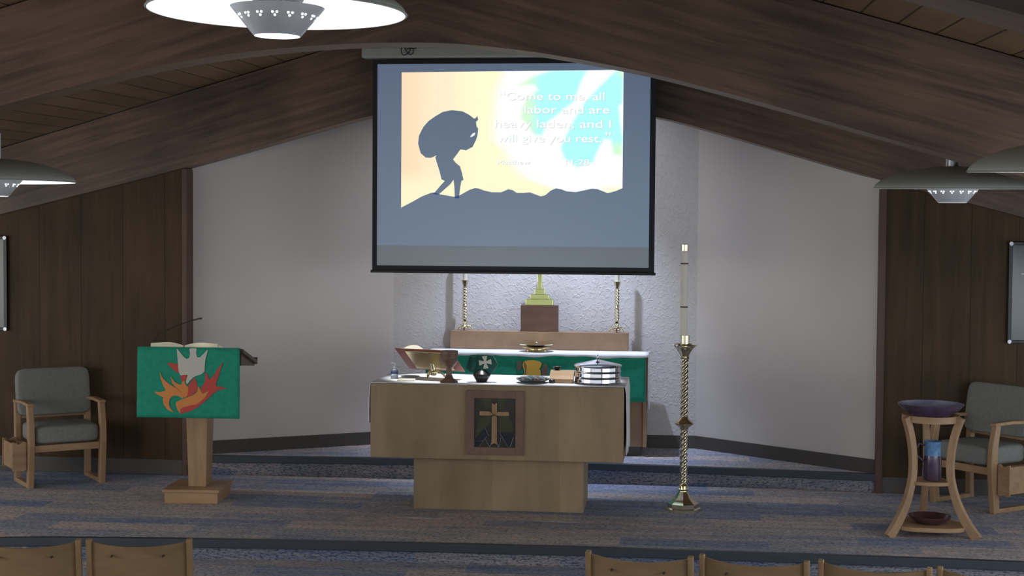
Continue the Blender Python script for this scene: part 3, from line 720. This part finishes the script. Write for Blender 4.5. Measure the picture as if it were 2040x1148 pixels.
# brass cross on walnut block
RT = 1.202
tag(MB().span((-.016, 2.02, RT), (.315, 2.13, RT+.235)).build('cross_pedestal', 'walnut', bevel=.003), 'dark walnut block under the brass cross on the retable', 'pedestal')
bc = thing('altar_cross', 'brass altar cross on a three-stepped base, its upper part behind the screen', 'cross', (.150, 2.075, RT+.235))
st = MB().span((-.123, -.05, 0), (.123, .05, .055)).span((-.082, -.04, .055), (.082, .04, .097)).span((-.044, -.03, .097), (.044, .03, .145))
st.build('stepped_base', 'palebrass', bc, bevel=.004)
MB().span((-.02, -.012, .145), (.02, .012, .62)).build('upright', 'palebrass', bc, bevel=.003)
MB().span((-.13, -.012, .42), (.13, .012, .46)).build('crossbar', 'palebrass', bc, bevel=.003)
# tall candlesticks
def candlestick(loc, label):
    t = thing('candlestick', label, 'candlestick', loc, group='tall candlesticks on the retable')
    ft = MB().lathe([(.03, .012), (.036, .03), (.03, .045), (.014, .055)], 20)
    for k in range(3):
        a = 2*PI*k/3+PI/6
        ft.tube([(.02*math.cos(a), .02*math.sin(a)*.55, .035), (.05*math.cos(a), .05*math.sin(a)*.55, .04), (.072*math.cos(a), .072*math.sin(a)*.55, .022), (.078*math.cos(a), .078*math.sin(a)*.55, .007)], [.011, .01, .009, .008], 8)
    ft.build('footed_base', 'brass', t, smooth=50)
    s = MB().lathe([(.013, .05), (.018, .06), (.024, .075), (.016, .09), (.013, .10)], 20).twist(.10, .21, .024, 2, 2.2, m=50)
    s.lathe([(.014, .21), (.026, .225), (.014, .24)], 20).twist(.24, .38, .024, 2, 2.6, m=60)
    s.lathe([(.016, .38), (.018, .40), (.026, .42), (.034, .45), (.030, .452), (.012, .44)], 20)
    s.build('twisted_stem', 'brass', t, smooth=50)
    MB().lathe([(.019, .44), (.019, .86)], 20).build('candle', 'wax', t, smooth=40)
    return t
candlestick((-.525, 2.075, RT), 'brass candlestick at the left end of the retable')
candlestick((.838, 2.075, RT), 'brass candlestick at the right end of the retable')

# ------------------------------------------------------------------ paschal candle
pc = thing('paschal_candle_stand', 'tall brass floor candle stand with twisted stem right of the front table', 'candle stand', (1.43, .06, 0))
MB().lathe([(.135, 0), (.135, .022), (.118, .028), (.118, .058), (.09, .075), (.062, .10), (.045, .13), (.032, .15)], 8).build('octagonal_base', 'brass', pc, smooth=20)
MB().lathe([(.03, .148), (.042, .158), (.042, .166), (.026, .176), (.036, .19), (.024, .205)], 24).twist(.20, .625, .030, 3, 3.2, m=160, depth=.34).build('lower_stem', 'brass', pc, smooth=50)
MB().lathe([(.03, .615), (.036, .63), (.068, .655), (.072, .664), (.066, .674), (.036, .70), (.028, .712)], 12).build('knop', 'brass', pc, smooth=25)
MB().twist(.71, 1.15, .030, 3, 3.4, m=160, depth=.34).build('upper_stem', 'brass', pc, smooth=50)
MB().lathe([(.028, 1.145), (.038, 1.155), (.03, 1.168), (.04, 1.19), (.058, 1.22), (.085, 1.246), (.096, 1.252), (.09, 1.258), (.05, 1.235), (.04, 1.235), (.036, 1.24)], 12).build('drip_pan', 'brass', pc, smooth=25)
MB().lathe([(.033, 1.235), (.034, 1.325), (.0285, 1.325)], 28).build('socket', 'brass', pc, smooth=40)
pcd = tag(MB().lathe([(.0275, 0), (.0275, .645)], 28, c=(1.43-.01, .06, 1.32)).build('paschal_candle', 'wax', smooth=40), 'long ivory candle with two dark bands in the tall floor stand', 'candle')
for z in (1.535, 1.860): MB().lathe([(.0285, 0), (.0285, .009)], 28, c=(1.42, .06, z)).build('dark_band', 'brownleather', pcd, smooth=40)
MB().lathe([(.0295, 0), (.0295, .045), (.02, .05), (.012, .05)], 28, c=(1.42, .06, 1.962)).build('brass_follower', 'brass', pcd, smooth=40)

# ------------------------------------------------------------------ lectern
lc = thing('lectern', 'light oak lectern on a square base with a tapered column', 'lectern', (-2.30, 0, 0), math.radians(4))
MB().span((-.225, -.205, 0), (.185, .235, .085)).build('base', 'oakh', lc, bevel=.004)
MB().span((-.24, -.22, .085), (.20, .25, .108)).build('base_top', 'oakh', lc, bevel=.004)
MB().hexa([(-.075, -.07, .108), (.062, -.07, .108), (.062, .11, .108), (-.075, .11, .108), (-.10, -.09, 1.09), (.09, -.09, 1.09), (.09, .13, 1.02), (-.10, .13, 1.02)]).build('column', 'oak', lc, bevel=.004)
# desk: slopes down to the reader at the back
DX0, DX1 = -.345, .425
MB().prism([(-.40, 1.175), (.115, 1.045), (.115, 1.075), (-.40, 1.205)], 'YZ', DX0, DX1).build('desk_top', 'walnut', lc, bevel=.003)
MB().prism([(-.38, 1.08), (.09, 1.035), (.09, 1.05), (-.38, 1.178)], 'YZ', DX0+.02, DX1-.02).build('desk_box', 'walnut', lc)
MB().span((DX0, .10, 1.075), (DX1, .115, 1.10)).build('book_ledge', 'walnut', lc)
mic = MB().tube([(-.30, -.20, 1.16), (-.32, -.22, 1.22), (-.26, -.24, 1.30), (-.10, -.24, 1.37), (.0, -.24, 1.405)], .0035, 8)
mic.build('gooseneck', 'black', lc, smooth=50)
MB().tube([(.0, -.24, 1.405), (.05, -.24, 1.418), (.075, -.24, 1.422)], [.005, .007, .007], 10).build('microphone', 'black', lc, smooth=50)
pf = thing('lectern_parament', 'green lectern hanging with a white dove above orange and red flames', 'banner', (-2.30, 0, 0), math.radians(1.5))
PX0, PX1, PZ0, PZ1, PY = -.355, .425, .685, 1.212, -.415
MB().grid(lambda a, b_: (PX0+(PX1-PX0)*a-.008*b_*(1-a), PY-.002*math.sin(a*14)*b_, PZ1-(PZ1-PZ0)*b_), 30, 14).grid(
    lambda a, b_: (PX0+(PX1-PX0)*a, PY+.13*b_, PZ1+.001-.033*b_), 30, 4).build('green_cloth', 'green', pf, smooth=60, solid=.004)
def PAR(x, y): return (PX0+(x-100)/1006*(PX1-PX0), PZ1-(y-368)/690*(PZ1-PZ0))
def app(name, m, polys, off):
    g = MB()
    for P in polys: g.prism([PAR(*p) for p in chaik2(P)], 'XZ', PY-.006-off, PY-.004-off+.001)
    return g.build(name, m, pf)
def chaik2(P):
    q = []
    for i in range(len(P)):
        a, b_ = P[i], P[(i+1) % len(P)]
        q.append((a[0]*.82+b_[0]*.18, a[1]*.82+b_[1]*.18)); q.append((a[0]*.18+b_[0]*.82, a[1]*.18+b_[1]*.82))
    return q
app('red_flames', 'red', [
 [(765, 595), (800, 640), (806, 680), (850, 640), (885, 580), (952, 495), (925, 560), (908, 620), (884, 680), (868, 742), (920, 745), (985, 766), (900, 775), (850, 810), (800, 860), (740, 915), (680, 960), (600, 1000), (515, 1020), (520, 970), (560, 950), (640, 930), (720, 895), (790, 830), (800, 790), (735, 815), (725, 760), (760, 710), (772, 650)],
 [(600, 740), (640, 690), (665, 655), (688, 720), (694, 780), (640, 835), (585, 860), (596, 790)],
 [(385, 520), (430, 560), (470, 598), (505, 620), (515, 600), (502, 530), (440, 520)], [(520, 640), (595, 632), (572, 705), (545, 715)]], 0)
app('orange_flames', 'orange', [
 [(322, 600), (345, 665), (385, 705), (430, 735), (480, 765), (520, 795), (545, 830), (558, 850), (548, 868), (500, 840), (455, 840), (420, 870), (410, 920), (425, 965), (465, 1005), (400, 985), (360, 930), (348, 880), (358, 855), (310, 840), (262, 803), (330, 807), (382, 792), (350, 730), (328, 670)],
 [(425, 645), (470, 710), (530, 735), (545, 700), (562, 690), (580, 740), (605, 750), (597, 830), (570, 862), (545, 840), (530, 800), (480, 760), (445, 720)],
 [(480, 905), (530, 880), (590, 855), (650, 835), (690, 800), (702, 735), (728, 790), (742, 820), (795, 790), (802, 795), (770, 850), (740, 880), (690, 920), (620, 935), (560, 950), (525, 970), (520, 1015), (495, 975), (480, 935)]], .0012)
app('white_dove', 'dove', [
 [(490, 372), (520, 410), (555, 455), (590, 480), (615, 465), (622, 420), (612, 372), (690, 372), (680, 420), (690, 460), (715, 462), (750, 430), (800, 375), (785, 430), (770, 490), (765, 550), (765, 595), (735, 625), (690, 640), (655, 655), (620, 690), (588, 730), (578, 700), (590, 660), (598, 630), (560, 635), (525, 640), (510, 610), (502, 540), (496, 460)]], .0024)
ob = thing('open_book', 'large open book with bright white pages lying on the lectern', 'book', (-2.30, 0, 0), math.radians(1.5))
EL = math.atan(.13/.515)
def dk(x, v, h): return (x, -.385+v*math.cos(EL)+h*math.sin(EL), 1.205-v*math.sin(EL)+h*math.cos(EL))
def leaf(x0, x1, flip):
    g = MB(); n = 14; rows = []
    for i in range(n+1):
        t = i/n; x = x0+(x1-x0)*t; k = 1-t if flip else t     # k=0 at the spine
        h = .018+.034*math.sin(min(1, k*1.6+.06)*PI*.5)*(1-.45*k)
        rows.append([g.bm.verts.new(dk(x, v, hh)) for v, hh in ((0, .004), (0, h), (.30, h), (.30, .004))])
    for A, B in zip(rows, rows[1:]):
        for i in range(4): g.bm.faces.new([A[i], A[(i+1) % 4], B[(i+1) % 4], B[i]])
    g.bm.faces.new(rows[0]); g.bm.faces.new(rows[-1]); return g
leaf(-.265, -.015, True).build('pages', 'paper', ob, smooth=50); leaf(-.005, .245, False).build('pages', 'paper', ob, smooth=50)
MB().hexa([dk(x, v, h) for h in (-.001, .004) for x, v in ((-.28, -.008), (.26, -.008), (.26, .31), (-.28, .31))]).build('cover', 'brownleather', ob)
tag(MB().tube([(-2.56, .42, .006), (-2.50, .36, .03), (-2.47, .30, .05), (-2.45, .25, .03)], .005, 8).build('microphone_cable', 'black', smooth=50), 'short black cable on the carpet behind the lectern base', 'cable')

# ------------------------------------------------------------------ armchairs
def pillow(c, d, mx=None, p=5, n=16):
    g = MB(); R = mx or Matrix.Identity(3); c = Vector(c)
    def sgnpow(v, e): return math.copysign(abs(v)**e, v)
    e = 2/p; rows = []
    for i in range(1, n):
        ph = -PI/2+PI*i/n
        rows.append([g.bm.verts.new(c+R @ Vector((d[0]/2*sgnpow(math.cos(ph), e)*sgnpow(math.cos(th), e), d[1]/2*sgnpow(math.cos(ph), e)*sgnpow(math.sin(th), e), d[2]/2*sgnpow(math.sin(ph), max(e, .36))))) for th in (2*PI*(k+.5)/(2*n) for k in range(2*n))])
    for A, B in zip(rows, rows[1:]):
        for k in range(2*n): g.bm.faces.new([A[k], A[(k+1) % (2*n)], B[(k+1) % (2*n)], B[k]])
    g.bm.faces.new(list(reversed(rows[0]))); g.bm.faces.new(rows[-1]); return g
def armchair(label, loc, rz, rackside):
    t = thing('armchair', label, 'armchair', loc, rz, group='grey upholstered armchairs')
    W = .29; D = .42
    for s in (-1, 1):
        MB().sweep([(s*W, .03, 0), (s*W, -.004, .35), (s*W, .0, .50), (s*W, .035, .665)], (1, 0, 0), .048, [.062, .072, .066, .052]).build('leg', 'oak', t, bevel=.006)
        MB().sweep([(s*W, D+.01, 0), (s*W, D, .35), (s*W, D+.01, .665)], (1, 0, 0), .048, .052).build('leg', 'oak', t, bevel=.006)
        MB().sweep([(s*W, -.005, .672), (s*W, .2, .678), (s*W, D+.04, .664)], (1, 0, 0), .056, .026).build('armrest', 'oakh', t, bevel=.006)
        MB().span((s*W-.022, .05, 0), (s*W+.022, D, .035)).build('floor_rail', 'oakh', t, bevel=.004)
        MB().span((s*W-.022, .02, .295), (s*W+.022, D, .345)).build('side_rail', 'oakh', t, bevel=.004)
    MB().span((-W+.024, -.012, .288), (W-.024, .022, .345)).build('front_rail', 'oakh', t, bevel=.004)
    MB().span((-W+.024, D-.02, .288), (W-.024, D+.015, .345)).build('rear_rail', 'oakh', t, bevel=.004)
    pillow((0, .20, .425), (.53, .46, .15), p=8, n=24).build('seat', 'fabric', t, smooth=60)
    mx = Matrix.Rotation(math.radians(-9), 3, 'X')
    pillow((0, D-.005, .735), (.60, .10, .39), mx, p=11, n=24).build('backrest', 'fabric', t, smooth=60)
    MB().span((-W+.024, D-.01, .52), (W-.024, D+.015, .56)).build('back_rail', 'oakh', t, bevel=.004)
    # hymnal rack hung on the outer side
    s = rackside; x = s*(W+.03)
    rk = MB()
    for yy in (.02, .34):
        prof = [(0, .375), (.02, .382), (.04, .368), (.062, .360), (.085, .376), (.11, .382), (.112, .15), (.09, .138), (.06, .15), (.03, .138), (0, .15)]
        rk.prism([(x+s*a, z) for a, z in prof], 'XZ', yy, yy+.014)
    rk.span((x+s*.09, .034, .17), (x+s*.104, .34, .365)); rk.span((x, .034, .16), (x+s*.104, .34, .172))
    rk.build('hymnal_rack', 'oakh', t, bevel=.003)
    return t
armchair('grey upholstered oak armchair by the wood-panelled wall left of the lectern', (-3.55, .42, 0), math.radians(38.4), -1)
armchair('grey upholstered oak armchair behind the baptismal font stand, angled towards the tables', (3.555, .495, 0), math.radians(-51.3), 1)

# ------------------------------------------------------------------ font stand
FC = (3.142, -.54)
fs = thing('font_stand', 'light oak three-legged stand with curved legs and two shelves, at the right', 'stand', (FC[0], FC[1], 0))
spread = [(.83, .188), (.71, .150), (.58, .130), (.457, .126), (.366, .136), (.24, .170), (.167, .20), (.08, .245), (0, .30)]
LA = [math.radians(a) for a in (212, 328, 90)]
for a in LA:
    pts = [(R/.85*math.cos(a), R/.85*math.sin(a), z) for z, R in chaikin([(z, R) for z, R in spread], 2)]
    MB().sweep(pts, (-math.sin(a), math.cos(a), 0), .042, [.05+.018*max(0, 1-p[2]/.3) for p in pts]).build('leg', 'oak', fs, bevel=.004)
def shelf(R, z0, z1, bulge, name):
    P = []
    for i in range(72):
        t = 2*PI*i/72; k = (1+math.cos(3*(t-PI/2)))/2; P.append((R*(bulge+(1-bulge)*k)*math.cos(t), R*(bulge+(1-bulge)*k)*math.sin(t)))
    return MB().prism(P, 'XY', z0, z1).build(name, 'oakh', fs, bevel=.004)
shelf(.155, .352, .378, .86, 'middle_shelf'); shelf(.27, .045, .075, .80, 'bottom_shelf')
ringp = MB().lathe([(.165, .792), (.196, .792), (.196, .838), (.165, .838), (.165, .792)], 64, cap=False); ringp.build('top_ring', 'oakh', fs, smooth=40)
tag(MB().lathe([(.09, .79), (.10, .795), (.13, .83), (.19, .872), (.222, .905), (.225, .915)], 64, c=(FC[0], FC[1], 0), cap=False).build('font_bowl', 'purple', smooth=35), 'wide shallow purple-glazed bowl on top of the oak font stand', 'bowl')
pj = thing('pitcher', 'purple pottery pitcher with a blue glazed neck on the middle shelf of the oak stand', 'pitcher', (FC[0]+.015, FC[1]-.02, .379))
MB().lathe([(.052, 0), (.062, .006), (.063, .10), (.060, .16), (.058, .175)], 40).build('pitcher_body', 'purple', pj, smooth=40)
MB().lathe([(.0585, .175), (.057, .20), (.058, .262), (.062, .275), (.056, .275), (.052, .20)], 40).build('blue_neck', 'blueglaze', pj, smooth=40)
MB().tube([(-.055, 0, .245), (-.09, 0, .255), (-.112, 0, .22), (-.105, 0, .17), (-.06, 0, .13)], .0075, 10).build('handle', 'purple', pj, smooth=50)
tag(MB().lathe([(.09, 0), (.10, .004), (.14, .035), (.146, .052), (.138, .052), (.10, .02), (.02, .014)], 56, c=(FC[0]+.005, FC[1]-.01, .0765)).build('low_bowl', 'plum', smooth=35), 'dark plum glazed bowl on the bottom shelf of the oak stand', 'bowl')

fb = bpy.data.objects['font_bowl']
MB().lathe([(.225, .915), (.205, .906), (.15, .894), (.001, .890)], 64, c=(FC[0], FC[1], 0), cap=False).build('glazed_interior', 'paleglaze', fb, smooth=50)
# ------------------------------------------------------------------ boards on the panelled walls
def board(loc, label):
    t = thing('wall_board', label, 'wall board', loc, group='framed boards on the panelled walls')
    W, H = .62, .79
    MB().span((-W/2, -.03, -H/2), (W/2, -.02, H/2)).build('board_panel', 'board', t)
    f_ = MB().span((-W/2-.012, -.034, -H/2-.012), (-W/2+.02, -.012, H/2+.012)).span((W/2-.02, -.034, -H/2-.012), (W/2+.012, -.012, H/2+.012))
    f_.span((-W/2+.02, -.034, H/2-.016), (W/2-.02, -.012, H/2+.012)).span((-W/2+.02, -.034, -H/2-.012), (W/2-.02, -.012, -H/2+.016))
    f_.span((-W/2+.05, -.02, -H/2+.05), (-W/2+.09, 0, H/2-.05)).span((W/2-.09, -.02, -H/2+.05), (W/2-.05, 0, H/2-.05))
    f_.build('board_frame', 'boardframe', t, bevel=.005)
    for sx in (-1, 1):
        for sz in (-1, 1):
            MB().tube([(sx*(W/2-.004), -.046, sz*(H/2-.004)), (sx*(W/2-.004), -.012, sz*(H/2-.004))], .016, 16).build('corner_clip', 'steel', t, smooth=40)
    return t
BR = board((4.31, 1.08, 1.635), 'dark framed board with metal corners on the right panelled wall')
MB().span((-.20, -.033, .11), (-.188, -.030, .19)).span((-.222, -.033, .145), (-.166, -.030, .157)).build('white_cross_mark', 'white_paint', BR)
MB().tube([(-.09+.09*math.cos(a), -.032, -.17+.14*math.sin(a)) for a in [PI*.6+PI*.8*i/16 for i in range(17)]], .003, 6).build('curved_line', 'came', BR)
board((-4.665, 1.08, 1.617), 'dark framed board with metal corners on the left panelled wall')

# ------------------------------------------------------------------ front row of wooden chairs (seen from behind)
NF = -.135
def nave_chair(w=.47):
    t = thing('stacking_chair', 'x', 'chair', group='wooden chairs in the front row')
    H = .775
    for s in (-1, 1):
        MB().sweep([(s*w/2, -.05, 0), (s*w/2, 0, .42), (s*w/2, -.045, H)], (1, 0, 0), .026, [.034, .045, .034]).build('leg', 'ply2', t, bevel=.006)
        MB().sweep([(s*w/2, .42, 0), (s*w/2, .38, .42)], (1, 0, 0), .026, .04).build('leg', 'ply2', t, bevel=.005)
        MB().span((s*w/2-.012, .0, .385), (s*w/2+.012, .4, .43)).build('side_rail', 'ply2', t, bevel=.004)
    n = 20
    g = MB()
    rows = []
    for i in range(n+1):
        q = -1+2*i/n; x = q*(w/2-.012); y = -.045+.0-.045*(1-q*q); top = H-.014-.018*(1-q*q)
        rows.append([g.bm.verts.new(v) for v in ((x, y+.05, .40), (x, y+.012, top), (x, y, top), (x, y+.038, .40))])
    for A, B in zip(rows, rows[1:]):
        for k in range(4): g.bm.faces.new([A[k], A[(k+1) % 4], B[(k+1) % 4], B[k]])
    g.bm.faces.new(rows[0]); g.bm.faces.new(rows[-1])
    g.build('backrest', 'ply', t, smooth=40)
    MB().span((-w/2+.013, .0, .42), (w/2-.013, .41, .445)).build('seat_board', 'ply', t, bevel=.004)
    pillow((0, .205, .465), (w-.04, .40, .06), p=5).build('seat_cushion', 'fabric', t, smooth=60)
    for s in (-1, 1): MB().tube([(s*.12, -.094, H-.075), (s*.12, -.075, H-.075)], .005, 10).build('screw', 'brownleather', t, smooth=40)
    return t
ch0 = nave_chair()
rowR = [(1.215, -4.41), (1.735, -4.42), (2.265, -4.47), (2.775, -4.55)]
rowL = [(-1.155, -4.42), (-1.665, -4.52)]
labs = ['light wooden chair back nearest the centre aisle in the right front row', 'light wooden chair back second from the aisle in the right front row',
        'light wooden chair back third from the aisle in the right front row', 'light wooden chair back at the bottom right corner of the photo, end of the row',
        'light wooden chair back nearest the centre aisle in the left front row', 'light wooden chair back at the bottom left corner of the photo']
for i, (x, y) in enumerate(rowR+rowL):
    t = ch0 if i == 0 else copy_tree(ch0)
    t.location = (x, y, NF); t.rotation_euler.z = math.radians(-7-2.5*i) if i < 4 else math.radians(9+3*(i-4)); t['label'] = labs[i]
